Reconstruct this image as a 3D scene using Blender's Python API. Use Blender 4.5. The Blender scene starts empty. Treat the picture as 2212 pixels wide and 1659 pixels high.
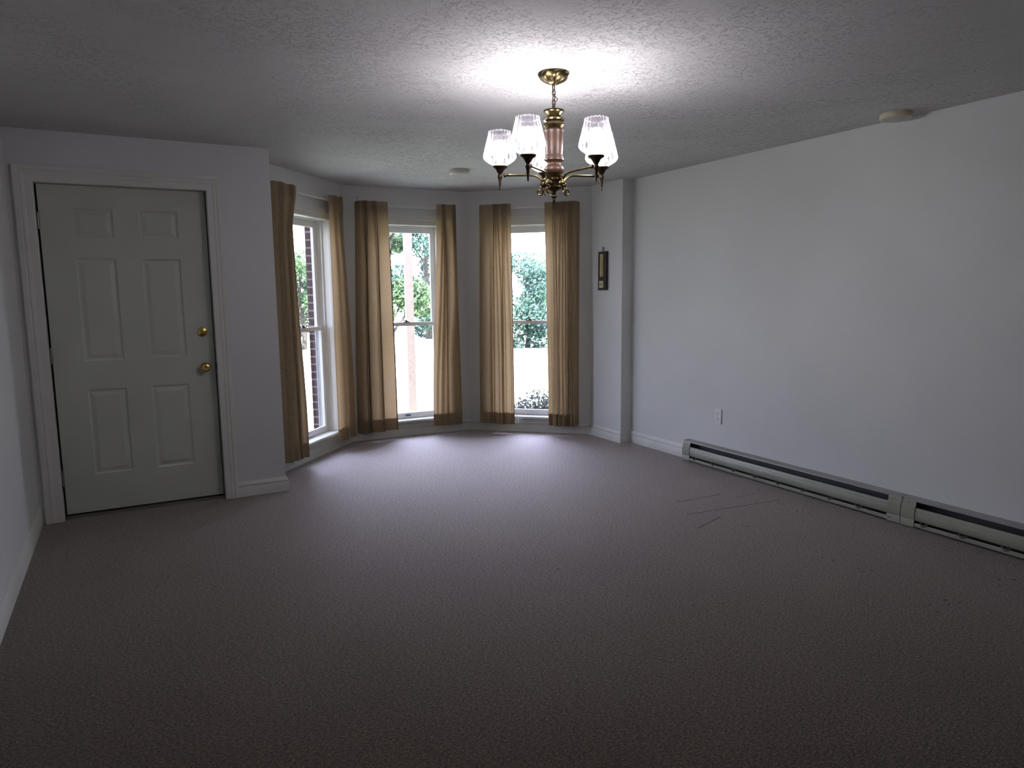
import bpy, bmesh, math, random
from math import sin, cos, pi, radians, tan, atan2, sqrt
from mathutils import Vector, Matrix

random.seed(7)
SC = bpy.context.scene
COL = SC.collection

# ------------------------------------------------------------------ camera
cam_d = bpy.data.cameras.new('camera')
cam = bpy.data.objects.new('camera', cam_d)
COL.objects.link(cam)
cam_d.sensor_width = 36.0
cam_d.lens = 1526.17 / 2212 * 36.0
cam_d.clip_start = 0.02
cam_d.clip_end = 500
PITCH, YAW, ROLL = radians(7.5313), radians(28.4238), radians(-0.6149)
fw = Vector((sin(YAW) * cos(PITCH), cos(YAW) * cos(PITCH), -sin(PITCH)))
rt = Vector((cos(YAW), -sin(YAW), 0))
up = rt.cross(fw)
r2 = rt * cos(ROLL) + up * sin(ROLL)
u2 = -rt * sin(ROLL) + up * cos(ROLL)
M = Matrix((r2, u2, -fw)).transposed().to_4x4()
M.translation = Vector((0, 0, 1.390))
cam.matrix_world = M
SC.camera = cam

# ------------------------------------------------------------------ sky, sun, exposure
SKY = 12.0
world = bpy.data.worlds.new('world')
SC.world = world
world.use_nodes = True
wn = world.node_tree.nodes
wl = world.node_tree.links
bg = wn['Background']
bg.inputs['Strength'].default_value = SKY
tc = wn.new('ShaderNodeTexCoord')
sp = wn.new('ShaderNodeSeparateXYZ')
wl.new(tc.outputs['Generated'], sp.inputs[0])
rp = wn.new('ShaderNodeValToRGB')
rp.color_ramp.elements[0].position = 0.0
rp.color_ramp.elements[0].color = (0.87, 0.88, 1.08, 1)
rp.color_ramp.elements[1].position = 0.6
rp.color_ramp.elements[1].color = (0.66, 0.71, 1.04, 1)
wl.new(sp.outputs['Z'], rp.inputs[0])
wl.new(rp.outputs[0], bg.inputs['Color'])

sun_d = bpy.data.lights.new('sun', 'SUN')
sun_d.energy = 42
sun_d.angle = radians(0.6)
sun_d.color = (1.0, 0.96, 0.9)
sun = bpy.data.objects.new('sun', sun_d)
COL.objects.link(sun)
sun.rotation_euler = (radians(38), 0, radians(-25))     # high, from behind the house

SC.view_settings.view_transform = 'Standard'
SC.view_settings.look = 'None'
SC.view_settings.exposure = 0.0
SC.view_settings.gamma = 1.0
SC.view_settings.use_curve_mapping = False
SC.cycles.use_denoising = True
SC.cycles.diffuse_bounces = 4
SC.cycles.max_bounces = 8
SC.cycles.glossy_bounces = 3
SC.cycles.transparent_max_bounces = 12
SC.cycles.caustics_reflective = False
SC.cycles.caustics_refractive = False

# ------------------------------------------------------------------ materials
MATS = {}


class NT:
    def __init__(self, name):
        self.m = bpy.data.materials.new(name)
        self.m.use_nodes = True
        self.t = self.m.node_tree
        self.b = self.t.nodes['Principled BSDF']
        self.out = self.t.nodes['Material Output']
        MATS[name] = self.m

    def n(self, kind, **kw):
        x = self.t.nodes.new(kind)
        for k, v in kw.items():
            setattr(x, k, v)
        return x

    def l(self, a, b):
        self.t.links.new(a, b)

    def math(self, op, a, b=None, c=None):
        x = self.n('ShaderNodeMath', operation=op)
        for i, v in enumerate((a, b, c)):
            if v is None:
                continue
            if isinstance(v, (int, float)):
                x.inputs[i].default_value = v
            else:
                self.l(v, x.inputs[i])
        return x.outputs[0]

    def noise(self, vec, scale, detail=2, rough=0.5, dist=0.0):
        x = self.n('ShaderNodeTexNoise')
        x.inputs['Scale'].default_value = scale
        x.inputs['Detail'].default_value = detail
        x.inputs['Roughness'].default_value = rough
        x.inputs['Distortion'].default_value = dist
        if vec is not None:
            self.l(vec, x.inputs['Vector'])
        return x.outputs['Fac']

    def obj(self):
        return self.n('ShaderNodeTexCoord').outputs['Object']

    def mapping(self, vec, scale=(1, 1, 1), rot=(0, 0, 0)):
        x = self.n('ShaderNodeMapping')
        x.inputs['Scale'].default_value = scale
        x.inputs['Rotation'].default_value = rot
        self.l(vec, x.inputs['Vector'])
        return x.outputs[0]

    def ramp(self, fac, stops):
        x = self.n('ShaderNodeValToRGB')
        els = x.color_ramp.elements
        while len(els) < len(stops):
            els.new(0.5)
        for e, (p, c) in zip(els, stops):
            e.position = p
            e.color = (*c, 1) if len(c) == 3 else c
        self.l(fac, x.inputs[0])
        return x.outputs[0]

    def bump(self, h, strength=0.3, dist=0.01, normal=None):
        x = self.n('ShaderNodeBump')
        x.inputs['Strength'].default_value = strength
        x.inputs['Distance'].default_value = dist
        self.l(h, x.inputs['Height'])
        if normal is not None:
            self.l(normal, x.inputs['Normal'])
        return x.outputs[0]

    def set(self, col=None, rough=None, metal=None, spec=None, sheen=None):
        if col is not None:
            self.b.inputs['Base Color'].default_value = (*col, 1)
        if rough is not None:
            self.b.inputs['Roughness'].default_value = rough
        if metal is not None:
            self.b.inputs['Metallic'].default_value = metal
        if spec is not None:
            self.b.inputs['Specular IOR Level'].default_value = spec
        if sheen is not None:
            self.b.inputs['Sheen Weight'].default_value = sheen
        return self


def mat_wall():
    t = NT('wall_paint').set(rough=0.6, spec=0.25)
    o = t.obj()
    big = t.noise(o, 1.3, 3)
    c = t.ramp(big, [(0.3, (0.70, 0.705, 0.70)), (0.7, (0.76, 0.76, 0.755))])
    t.l(c, t.b.inputs['Base Color'])
    h = t.noise(o, 170, 2)
    t.l(t.bump(h, 0.10, 0.002), t.b.inputs['Normal'])


def mat_ceiling():
    t = NT('ceiling_texture').set(rough=0.85, spec=0.1)
    o = t.obj()
    big = t.noise(o, 0.9, 3)
    c = t.ramp(big, [(0.3, (0.66, 0.655, 0.65)), (0.7, (0.73, 0.725, 0.72))])
    t.l(c, t.b.inputs['Base Color'])
    warp = t.n('ShaderNodeTexNoise')
    warp.inputs['Scale'].default_value = 14
    warp.inputs['Detail'].default_value = 2
    t.l(o, warp.inputs['Vector'])
    add = t.n('ShaderNodeVectorMath', operation='MULTIPLY_ADD')
    t.l(warp.outputs['Color'], add.inputs[0])
    add.inputs[1].default_value = (0.07, 0.07, 0.0)
    t.l(o, add.inputs[2])
    s1 = t.noise(t.mapping(add.outputs[0], (1, 3.6, 1), (0, 0, -.35)), 36, 2, 0.5)
    s2 = t.noise(t.mapping(add.outputs[0], (3.6, 1, 1), (0, 0, 0.5)), 36, 2, 0.5)
    r1 = t.ramp(s1, [(0.0, (0, 0, 0)), (0.60, (0, 0, 0)), (0.64, (1, 1, 1)), (0.72, (0.5, 0.5, 0.5))])
    r2_ = t.ramp(s2, [(0.0, (0, 0, 0)), (0.61, (0, 0, 0)), (0.65, (1, 1, 1)), (0.72, (0.5, 0.5, 0.5))])
    patch = t.ramp(t.noise(o, 3.1, 2), [(0.40, (0.25, 0.25, 0.25)), (0.55, (1, 1, 1))])
    mx = t.math('MAXIMUM', r1, r2_)
    mx = t.math('MULTIPLY', mx, patch)
    fine = t.noise(o, 120, 2)
    hh = t.math('ADD', mx, t.math('MULTIPLY', fine, 0.35))
    t.l(t.bump(hh, 0.85, 0.006), t.b.inputs['Normal'])


DOTS = []
SEGS = [  # furniture dents and scores pressed into the pile: x0,y0,x1,y1,radius
    (3.081, 3.448, 3.458, 3.434, .006), (2.975, 3.218, 3.704, 3.140, .006),
    (2.858, 2.996, 3.114, 3.084, .006), (3.495, 3.324, 3.690, 3.336, .004)]
for x, y in [(3.087, 3.491), (3.131, 3.478), (3.773, 3.379), (3.639, 3.095), (3.643, 3.069), (3.606, 2.923),
             (3.646, 2.910), (3.606, 2.827), (3.485, 2.785), (3.104, 3.058), (3.111, 2.905), (3.118, 2.872),
             (2.231, 2.891), (1.814, 2.884), (3.504, 2.279), (3.270, 2.258), (3.106, 2.138), (3.101, 2.105),
             (3.142, 2.091), (3.074, 2.327), (3.098, 2.277), (3.120, 1.721), (3.087, 1.686), (3.144, 1.675),
             (2.976, 1.671), (3.017, 1.726), (3.562, 1.726), (3.622, 1.691), (3.486, 1.683), (2.244, 2.185)]:
    DOTS.append((x, y, .007 + .005 * ((x * 37.7 + y * 91.3) % 1.0)))


def mat_carpet():
    t = NT('carpet').set(rough=0.9, spec=0.0, sheen=0.06)
    t.b.inputs['Sheen Roughness'].default_value = 0.5
    t.b.inputs['Sheen Tint'].default_value = (0.75, 0.7, 0.85, 1)
    o = t.obj()
    fine = t.noise(o, 420, 2, 0.7)
    grain = t.noise(t.mapping(o, (1, 1.5, 1), (0, 0, -0.5)), 75, 3, 0.75)
    loop = t.noise(t.mapping(o, (1, 1.6, 1), (0, 0, 0.4)), 150, 2, 0.6)
    big = t.noise(o, 1.1, 4, 0.6)
    # dents
    sxyz = t.n('ShaderNodeSeparateXYZ')
    t.l(o, sxyz.inputs[0])
    X, Y = sxyz.outputs['X'], sxyz.outputs['Y']
    mask = None
    for x0, y0, x1, y1, r in SEGS:
        L = sqrt((x1 - x0) ** 2 + (y1 - y0) ** 2)
        tx, ty = (x1 - x0) / L, (y1 - y0) / L
        mx, my = (x0 + x1) / 2, (y0 + y1) / 2
        dx = t.math('SUBTRACT', X, mx)
        dy = t.math('SUBTRACT', Y, my)
        a = t.math('ABSOLUTE', t.math('MULTIPLY_ADD', dx, tx, t.math('MULTIPLY', dy, ty)))
        a = t.math('MAXIMUM', t.math('SUBTRACT', a, L / 2), 0.0)
        b = t.math('MULTIPLY_ADD', dx, -ty, t.math('MULTIPLY', dy, tx))
        d2 = t.math('MULTIPLY_ADD', a, a, t.math('MULTIPLY', b, b))
        m = t.math('SUBTRACT', 1.0, t.math('DIVIDE', d2, r * r))
        mask = m if mask is None else t.math('MAXIMUM', mask, m)
    for x0, y0, r in DOTS:
        dv = t.n('ShaderNodeVectorMath', operation='DISTANCE')
        t.l(o, dv.inputs[0])
        dv.inputs[1].default_value = (x0, y0, 0)
        mask = t.math('MAXIMUM', mask, t.math('MULTIPLY_ADD', dv.outputs['Value'], -1.0 / r, 1.0))
    mask = t.math('MINIMUM', t.math('MULTIPLY', t.math('MAXIMUM', mask, 0.0), 2.0), 1.0)
    tex = t.math('ADD', t.math('MULTIPLY', loop, 0.5), t.math('MULTIPLY', grain, 0.5))
    c1 = t.ramp(tex, [(0.38, (0.064, 0.050, 0.036)), (0.50, (0.130, 0.104, 0.078)), (0.62, (0.24, 0.190, 0.145))])
    c2 = t.ramp(big, [(0.3, (0.84, 0.82, 0.78)), (0.7, (1.0, 0.99, 0.99))])
    mx = t.n('ShaderNodeMix', data_type='RGBA', blend_type='MULTIPLY')
    mx.inputs[0].default_value = 1
    t.l(c1, mx.inputs[6])
    t.l(c2, mx.inputs[7])
    mk = t.n('ShaderNodeMix', data_type='RGBA')
    t.l(t.math('MULTIPLY', mask, 0.65), mk.inputs[0])
    t.l(mx.outputs[2], mk.inputs[6])
    mk.inputs[7].default_value = (0.022, 0.016, 0.015, 1)
    t.l(mk.outputs[2], t.b.inputs['Base Color'])
    hh = t.math('ADD', t.math('ADD', loop, t.math('MULTIPLY', grain, 1.2)), t.math('MULTIPLY', fine, 0.5))
    hh = t.math('SUBTRACT', hh, t.math('MULTIPLY', mask, 1.5))
    nrm = t.bump(hh, 0.9, 0.006)
    t.l(nrm, t.b.inputs['Normal'])
    # synthetic fibres shine at grazing angles
    gl = t.n('ShaderNodeBsdfGlossy')
    gl.inputs['Roughness'].default_value = 0.72
    gc = t.ramp(tex, [(0.38, (0.46, 0.42, 0.42)), (0.60, (1.0, 0.92, 0.90))])
    t.l(gc, gl.inputs['Color'])
    t.l(t.bump(hh, 0.35, 0.006), gl.inputs['Normal'])
    lw = t.n('ShaderNodeLayerWeight')
    lw.inputs[0].default_value = 0.5
    ms = t.n('ShaderNodeMixShader')
    t.l(t.math('MULTIPLY', t.math('POWER', lw.outputs['Facing'], 4.1), t.math('MULTIPLY_ADD', mask, -0.7, 1.42)), ms.inputs[0])
    t.l(t.b.outputs[0], ms.inputs[1])
    t.l(gl.outputs[0], ms.inputs[2])
    t.l(ms.outputs[0], t.out.inputs['Surface'])


def simple(name, col, rough=0.5, metal=0.0, spec=0.5, nscale=0, namp=0.1, bump=0.0):
    t = NT(name).set(col, rough, metal, spec)
    o = t.obj()
    f = t.noise(o, nscale or 12, 3)
    lo = tuple(c * (1 - namp) for c in col)
    hi = tuple(min(1, c * (1 + namp)) for c in col)
    t.l(t.ramp(f, [(0.3, lo), (0.7, hi)]), t.b.inputs['Base Color'])
    if bump:
        t.l(t.bump(t.noise(o, (nscale or 12) * 6, 2), bump, 0.001), t.b.inputs['Normal'])
    return t


def mat_fabric():
    t = NT('curtain_fabric').set(rough=0.9, spec=0.1)
    o = t.obj()
    w1 = t.noise(t.mapping(o, (600, 60, 60)), 1.0, 1)
    w2 = t.noise(t.mapping(o, (60, 60, 700)), 1.0, 1)
    f = t.math('ADD', t.math('MULTIPLY', w1, 0.5), t.math('MULTIPLY', w2, 0.5))
    c = t.ramp(f, [(0.3, (0.31, 0.240, 0.150)), (0.7, (0.46, 0.37, 0.245))])
    t.l(c, t.b.inputs['Base Color'])
    bmp = t.bump(f, 0.25, 0.001)
    t.l(bmp, t.b.inputs['Normal'])
    tr = t.n('ShaderNodeBsdfTranslucent')
    c2 = t.ramp(f, [(0.3, (0.50, 0.33, 0.18)), (0.7, (0.68, 0.48, 0.28))])
    t.l(c2, tr.inputs['Color'])
    mx = t.n('ShaderNodeMixShader')
    mx.inputs[0].default_value = 0.20
    t.l(t.b.outputs[0], mx.inputs[1])
    t.l(tr.outputs[0], mx.inputs[2])
    t.l(mx.outputs[0], t.out.inputs['Surface'])


def mat_pane():
    t = NT('window_glass')
    tr = t.n('ShaderNodeBsdfTransparent')
    tr.inputs[0].default_value = (0.95, 0.97, 0.97, 1)
    gl = t.n('ShaderNodeBsdfGlossy')
    gl.inputs['Roughness'].default_value = 0.02
    lw = t.n('ShaderNodeLayerWeight')
    lw.inputs[0].default_value = 0.5
    mx = t.n('ShaderNodeMixShader')
    t.l(t.math('MULTIPLY_ADD', t.math('POWER', lw.outputs['Facing'], 4.1), 0.6, 0.03), mx.inputs[0])
    t.l(tr.outputs[0], mx.inputs[1])
    t.l(gl.outputs[0], mx.inputs[2])
    t.l(mx.outputs[0], t.out.inputs['Surface'])


def mat_shade():
    t = NT('optic_glass')
    tr = t.n('ShaderNodeBsdfTransparent')
    tr.inputs[0].default_value = (0.96, 0.95, 0.97, 1)
    gl = t.n('ShaderNodeBsdfGlossy')
    gl.inputs['Roughness'].default_value = 0.06
    tl = t.n('ShaderNodeBsdfTranslucent')
    tl.inputs[0].default_value = (0.95, 0.92, 1.0, 1)
    lw = t.n('ShaderNodeLayerWeight')
    lw.inputs[0].default_value = 0.55
    m0 = t.n('ShaderNodeMixShader')
    m0.inputs[0].default_value = 0.25
    t.l(gl.outputs[0], m0.inputs[1])
    t.l(tl.outputs[0], m0.inputs[2])
    mx = t.n('ShaderNodeMixShader')
    f = t.math('MULTIPLY_ADD', t.math('POWER', lw.outputs['Facing'], 3.0), 0.6, 0.03)
    t.l(f, mx.inputs[0])
    t.l(tr.outputs[0], mx.inputs[1])
    t.l(m0.outputs[0], mx.inputs[2])
    t.l(mx.outputs[0], t.out.inputs['Surface'])


def mat_bulb():
    t = NT('lit_bulb')
    e = t.n('ShaderNodeEmission')
    e.inputs[0].default_value = (1.0, 0.955, 0.985, 1)
    e.inputs[1].default_value = 64
    t.l(e.outputs[0], t.out.inputs['Surface'])


def mat_brick():
    t = NT('brick').set(rough=0.9, spec=0.2)
    o = t.obj()
    s = t.n('ShaderNodeSeparateXYZ')
    t.l(o, s.inputs[0])
    cmb = t.n('ShaderNodeCombineXYZ')
    t.l(t.math('ADD', s.outputs['X'], t.math('MULTIPLY', s.outputs['Y'], 0.6)), cmb.inputs[0])
    t.l(s.outputs['Z'], cmb.inputs[1])
    b = t.n('ShaderNodeTexBrick')
    b.inputs['Color1'].default_value = (0.060, 0.034, 0.034, 1)
    b.inputs['Color2'].default_value = (0.045, 0.028, 0.030, 1)
    b.inputs['Mortar'].default_value = (0.20, 0.165, 0.165, 1)
    b.inputs['Scale'].default_value = 1
    b.inputs['Mortar Size'].default_value = 0.007
    b.inputs['Brick Width'].default_value = 0.21
    b.inputs['Row Height'].default_value = 0.0685
    t.l(cmb.outputs[0], b.inputs['Vector'])
    t.l(b.outputs['Color'], t.b.inputs['Base Color'])
    t.l(t.bump(b.outputs['Fac'], -0.6, 0.006), t.b.inputs['Normal'])


def mat_leaf(name, lo, hi):
    t = NT(name).set(rough=0.6, spec=0.3)
    g = t.n('ShaderNodeNewGeometry')
    c = t.ramp(g.outputs['Random Per Island'], [(0.0, lo), (1.0, hi)])
    t.l(c, t.b.inputs['Base Color'])
    tr = t.n('ShaderNodeBsdfTranslucent')
    t.l(c, tr.inputs[0])
    mx = t.n('ShaderNodeMixShader')
    mx.inputs[0].default_value = 0.3
    t.l(t.b.outputs[0], mx.inputs[1])
    t.l(tr.outputs[0], mx.inputs[2])
    t.l(mx.outputs[0], t.out.inputs['Surface'])


mat_wall(); mat_ceiling(); mat_carpet(); mat_fabric(); mat_pane(); mat_shade(); mat_bulb(); mat_brick()
simple('trim_paint', (0.74, 0.745, 0.70), 0.38, spec=0.4, nscale=3, namp=0.04)
simple('door_paint', (0.60, 0.62, 0.565), 0.45, spec=0.4, nscale=2.2, namp=0.05, bump=0.1)
simple('baseboard_paint', (0.72, 0.72, 0.68), 0.4, spec=0.4, nscale=5, namp=0.05)
simple('sash_vinyl', (0.74, 0.74, 0.75), 0.35, spec=0.4, nscale=4, namp=0.03)
simple('dark_gap', (0.02, 0.02, 0.025), 0.8)
simple('brass', (0.72, 0.50, 0.16), 0.22, metal=1.0, nscale=30, namp=0.1)
simple('antique_brass', (0.15, 0.115, 0.055), 0.30, metal=1.0, nscale=40, namp=0.35)
simple('dark_brass', (0.12, 0.085, 0.055), 0.38, metal=1.0, nscale=40, namp=0.4)
simple('turned_wood', (0.055, 0.027, 0.015), 0.40, spec=0.35, nscale=14, namp=0.3)
simple('thermometer_wood', (0.035, 0.018, 0.014), 0.35, nscale=25, namp=0.4)
simple('gilt_plate', (0.62, 0.50, 0.20), 0.35, metal=0.8, nscale=60, namp=0.15)
simple('cream_plate', (0.62, 0.58, 0.36), 0.4, nscale=60, namp=0.12)
simple('mercury_tube', (0.45, 0.45, 0.42), 0.1, spec=0.8)
simple('black_ink', (0.03, 0.025, 0.02), 0.6)
simple('outlet_plastic', (0.78, 0.78, 0.76), 0.35, namp=0.02)
simple('slot_black', (0.03, 0.03, 0.04), 0.6)
simple('detector_plastic', (0.62, 0.58, 0.40), 0.45, namp=0.04)
simple('detector_white', (0.62, 0.60, 0.54), 0.45, namp=0.04)
simple('heater_enamel', (0.34, 0.35, 0.285), 0.33, spec=0.5, nscale=6, namp=0.08)
simple('heater_enamel_lit_grey', (0.31, 0.30, 0.29), 0.40, spec=0.5, nscale=6, namp=0.06)  # same enamel made greyer: light on the slanted cover put into the colour
simple('heater_inside', (0.08, 0.08, 0.085), 0.7)
simple('fin_metal', (0.22, 0.22, 0.21), 0.45, metal=0.8, nscale=60, namp=0.3)
simple('notch_shade_grey', (0.10, 0.10, 0.11), 0.5)  # dark tone stands in for shade in the lip notches
simple('screw_metal', (0.18, 0.17, 0.15), 0.4, metal=1.0)
simple('rod_enamel', (0.78, 0.78, 0.74), 0.35, namp=0.03)
simple('hinge_metal', (0.30, 0.28, 0.26), 0.4, metal=0.9)
simple('lock_bronze', (0.05, 0.04, 0.05), 0.35, metal=0.7)
simple('aluminium', (0.35, 0.37, 0.42), 0.4, metal=0.6)
simple('post_wood', (0.075, 0.060, 0.056), 0.7, nscale=20, namp=0.15)
simple('post_white', (0.25, 0.24, 0.24), 0.6)
simple('bark', (0.05, 0.045, 0.04), 0.9, nscale=20, namp=0.4)
simple('mulch_shrub', (0.06, 0.05, 0.055), 0.9, nscale=40, namp=0.5)
simple('light_block_soffit', (0.55, 0.55, 0.53), 0.7)
simple('lawn', (0.34, 0.35, 0.27), 0.95, spec=0.1, nscale=2, namp=0.3, bump=0.4)
simple('gravel', (0.52, 0.51, 0.50), 0.95, spec=0.1, nscale=8, namp=0.15)
simple('cord', (0.10, 0.08, 0.05), 0.5)
mat_leaf('leaf_green', (0.014, 0.040, 0.018), (0.11, 0.19, 0.075))
mat_leaf('leaf_blue_green', (0.012, 0.038, 0.034), (0.085, 0.17, 0.125))
mat_leaf('leaf_shrub', (0.008, 0.012, 0.010), (0.05, 0.06, 0.05))


# ------------------------------------------------------------------ mesh builder
class MB:
    def __init__(self):
        self.v = []
        self.f = []

    def quad(self, a, b, c, d):
        n = len(self.v)
        self.v += [a, b, c, d]
        self.f.append((n, n + 1, n + 2, n + 3))

    def box(self, x0, x1, y0, y1, z0, z1):
        return self.prism([(x0, y0), (x1, y0), (x1, y1), (x0, y1)], z0, z1)

    def prism(self, pts, z0, z1):
        n = len(self.v)
        k = len(pts)
        a = sum(pts[i][0] * pts[(i + 1) % k][1] - pts[(i + 1) % k][0] * pts[i][1] for i in range(k))
        if a < 0:
            pts = pts[::-1]
        self.v += [(p[0], p[1], z0) for p in pts] + [(p[0], p[1], z1) for p in pts]
        self.f.append(tuple(n + i for i in range(k))[::-1])
        self.f.append(tuple(n + k + i for i in range(k)))
        for i in range(k):
            j = (i + 1) % k
            self.f.append((n + i, n + j, n + k + j, n + k + i))
        return self

    def bbox(self, x0, x1, y0, y1, z0, z1, b=0.002):
        """box with chamfered edges"""
        bm = bmesh.new()
        bmesh.ops.create_cube(bm, size=1)
        for v in bm.verts:
            v.co = Vector(((x0 + x1) / 2 + v.co.x * (x1 - x0), (y0 + y1) / 2 + v.co.y * (y1 - y0),
                           (z0 + z1) / 2 + v.co.z * (z1 - z0)))
        bmesh.ops.bevel(bm, geom=bm.edges[:], offset=b, segments=2, affect='EDGES')
        self.add_bm(bm)
        return self

    def add_bm(self, bm, mat=None):
        n = len(self.v)
        bm.verts.ensure_lookup_table()
        for i, v in enumerate(bm.verts):
            v.index = i
            self.v.append(tuple(mat @ v.co if mat else v.co))
        for f in bm.faces:
            self.f.append(tuple(n + v.index for v in f.verts))
        bm.free()

    def lathe(self, prof, c=(0, 0, 0), seg=32, flute=None, axis='Z', cap=True):
        """prof: list of (r, z). flute(theta, i) -> (dr, dz)"""
        n = len(self.v)
        for i, (r, z) in enumerate(prof):
            for k in range(seg):
                th = 2 * pi * k / seg
                dr, dz = flute(th, i) if flute else (0, 0)
                rr = r + dr
                p = (rr * cos(th), rr * sin(th), z + dz)
                if axis == 'Y':
                    p = (p[0], -p[2], p[1])
                if axis == 'X':
                    p = (-p[2], p[0], p[1])
                self.v.append((c[0] + p[0], c[1] + p[1], c[2] + p[2]))
        for i in range(len(prof) - 1):
            for k in range(seg):
                a = n + i * seg + k
                b = n + i * seg + (k + 1) % seg
                self.f.append((a, a + seg, b + seg, b))
        if cap:
            if prof[0][0] > 1e-5:
                self.f.append(tuple(n + k for k in range(seg)))
            if prof[-1][0] > 1e-5:
                m = n + (len(prof) - 1) * seg
                self.f.append(tuple(m + k for k in range(seg))[::-1])
        return self

    def tube(self, pts, r, seg=10, closed=False, cap=True):
        pts = [Vector(p) for p in pts]
        m = len(pts)
        rs = r if isinstance(r, (list, tuple)) else [r] * m
        n = len(self.v)
        prev = None
        for i, p in enumerate(pts):
            if closed:
                t = (pts[(i + 1) % m] - pts[i - 1]).normalized()
            else:
                t = (pts[min(i + 1, m - 1)] - pts[max(i - 1, 0)]).normalized()
            if prev is None:
                a = t.orthogonal().normalized()
            else:
                a = (prev - t * prev.dot(t))
                a = a.normalized() if a.length > 1e-6 else t.orthogonal().normalized()
            prev = a
            b = t.cross(a)
            for k in range(seg):
                th = 2 * pi * k / seg
                self.v.append(tuple(p + (a * cos(th) + b * sin(th)) * rs[i]))
        for i in range(m if closed else m - 1):
            j = (i + 1) % m
            for k in range(seg):
                k2 = (k + 1) % seg
                self.f.append((n + i * seg + k, n + i * seg + k2, n + j * seg + k2, n + j * seg + k))
        if cap and not closed:
            self.f.append(tuple(n + k for k in range(seg))[::-1])
            self.f.append(tuple(n + (m - 1) * seg + k for k in range(seg)))
        return self

    def extrude_profile(self, prof, path, closed_path=False):
        """prof: list of (out, up) ; path: list of (point, outdir, updir); sweeps a closed profile"""
        n = len(self.v)
        k = len(prof)
        for P, o, u in path:
            P, o, u = Vector(P), Vector(o), Vector(u)
            for a, b in prof:
                self.v.append(tuple(P + o * a + u * b))
        m = len(path)
        for i in range(m if closed_path else m - 1):
            j = (i + 1) % m
            for q in range(k):
                q2 = (q + 1) % k
                self.f.append((n + i * k + q, n + i * k + q2, n + j * k + q2, n + j * k + q))
        if not closed_path:
            self.f.append(tuple(n + q for q in range(k))[::-1])
            self.f.append(tuple(n + (m - 1) * k + q for q in range(k)))
        return self

    def build(self, name, mat, parent=None, smooth=False, angle=35, loc=None, rotz=None):
        me = bpy.data.meshes.new(name)
        me.from_pydata([tuple(v) for v in self.v], [], self.f)
        bm = bmesh.new()
        bm.from_mesh(me)
        bmesh.ops.recalc_face_normals(bm, faces=bm.faces[:])
        bm.to_mesh(me)
        bm.free()
        me.materials.append(MATS[mat])
        if smooth:
            me.polygons.foreach_set('use_smooth', [True] * len(me.polygons))
            me.set_sharp_from_angle(angle=radians(angle))
        o = bpy.data.objects.new(name, me)
        COL.objects.link(o)
        if parent is not None:
            o.parent = parent
        if loc is not None:
            o.location = loc
        if rotz is not None:
            o.rotation_euler = (0, 0, rotz)
        return o


def thing(name, label, cat, loc=(0, 0, 0), rotz=0.0, group=None):
    o = bpy.data.objects.new(name, None)
    o.empty_display_size = 0.1
    COL.objects.link(o)
    o.location = loc
    o.rotation_euler = (0, 0, rotz)
    o['label'] = label
    o['category'] = cat
    if group:
        o['group'] = group
    return o


def tag(o, label, cat, group=None, kind=None):
    o['label'] = label
    o['category'] = cat
    if group:
        o['group'] = group
    if kind:
        o['kind'] = kind
    return o


def struct(o, label, cat):
    o['kind'] = 'structure'
    o['label'] = label
    o['category'] = cat
    return o


def copy_tree(o, parent=None):
    c = o.copy()
    COL.objects.link(c)
    c.parent = parent
    for ch in list(o.children):
        copy_tree(ch, c)
    return c


# ------------------------------------------------------------------ room plan (metres, camera above 0,0)
H = 2.346
XR, XL, YD = 3.988, -0.556, 5.054
YB = -2.4
Bp = Vector((1.777, 6.452))
Cp = Vector((2.973, 6.417))
Dp = Vector((3.874, 5.577))
Ep = Vector((3.875, 5.092))
tAB = Vector((cos(radians(47.0)), sin(radians(47.0))))
L1 = 1.25
Ap = Bp - tAB * L1
CX = 0.908                      # free end of the wall with the door
N1 = Vector((CX, YD))


def offs(path, d):
    """offset an open polyline to its left by d with mitres"""
    out = []
    for i, p in enumerate(path):
        ts = []
        if i > 0:
            ts.append((path[i] - path[i - 1]).normalized())
        if i < len(path) - 1:
            ts.append((path[i + 1] - path[i]).normalized())
        ns = [Vector((-t.y, t.x)) for t in ts]
        if len(ns) == 1:
            out.append(p + ns[0] * d)
        else:
            b = (ns[0] + ns[1]).normalized()
            out.append(p + b * (d / b.dot(ns[0])))
    return out


bay = [Ap, Bp, Cp, Dp, Vector((3.874, 5.092))]
IN, BR = 0.17, 0.237
bayI = offs(bay, IN)
bayO = offs(bay, BR)

outline = [Vector((XL, YB)), Vector((XR, YB)), Vector((XR, 5.092)), Ep, Dp, Cp, Bp, Ap, N1, Vector((XL, YD))]
fl = [(XL - .08, YB - .08), (XR + .08, YB - .08), (XR + .08, 5.1), (XR + .02, 5.6), tuple(bayI[2] * .5 + Cp * .5),
      tuple(bayI[1] * .5 + Bp * .5), tuple(Ap + Vector((-.06, .06))), (CX - .08, 5.20), (XL - .08, 5.20)]
struct(MB().prism(fl, -0.06, 0.0).build('floor', 'carpet'), 'taupe loop pile carpet wall to wall', 'floor')
struct(MB().prism(fl, H, H + 0.06).build('ceiling', 'ceiling_texture'), 'white stomp textured ceiling', 'ceiling')

struct(MB().box(XR, XR + .16, YB, 5.092, 0, H).build('wall_right', 'wall_paint'), 'long white wall above the baseboard heaters', 'wall')
struct(MB().box(XL - .16, XL, YB, YD, 0, H).build('wall_left', 'wall_paint'), 'white wall at the left edge beside the door', 'wall')
struct(MB().box(XL - .16, XR + .16, YB - .16, YB, 0, H).build('wall_back', 'wall_paint'), 'white wall behind the viewpoint', 'wall')

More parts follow.
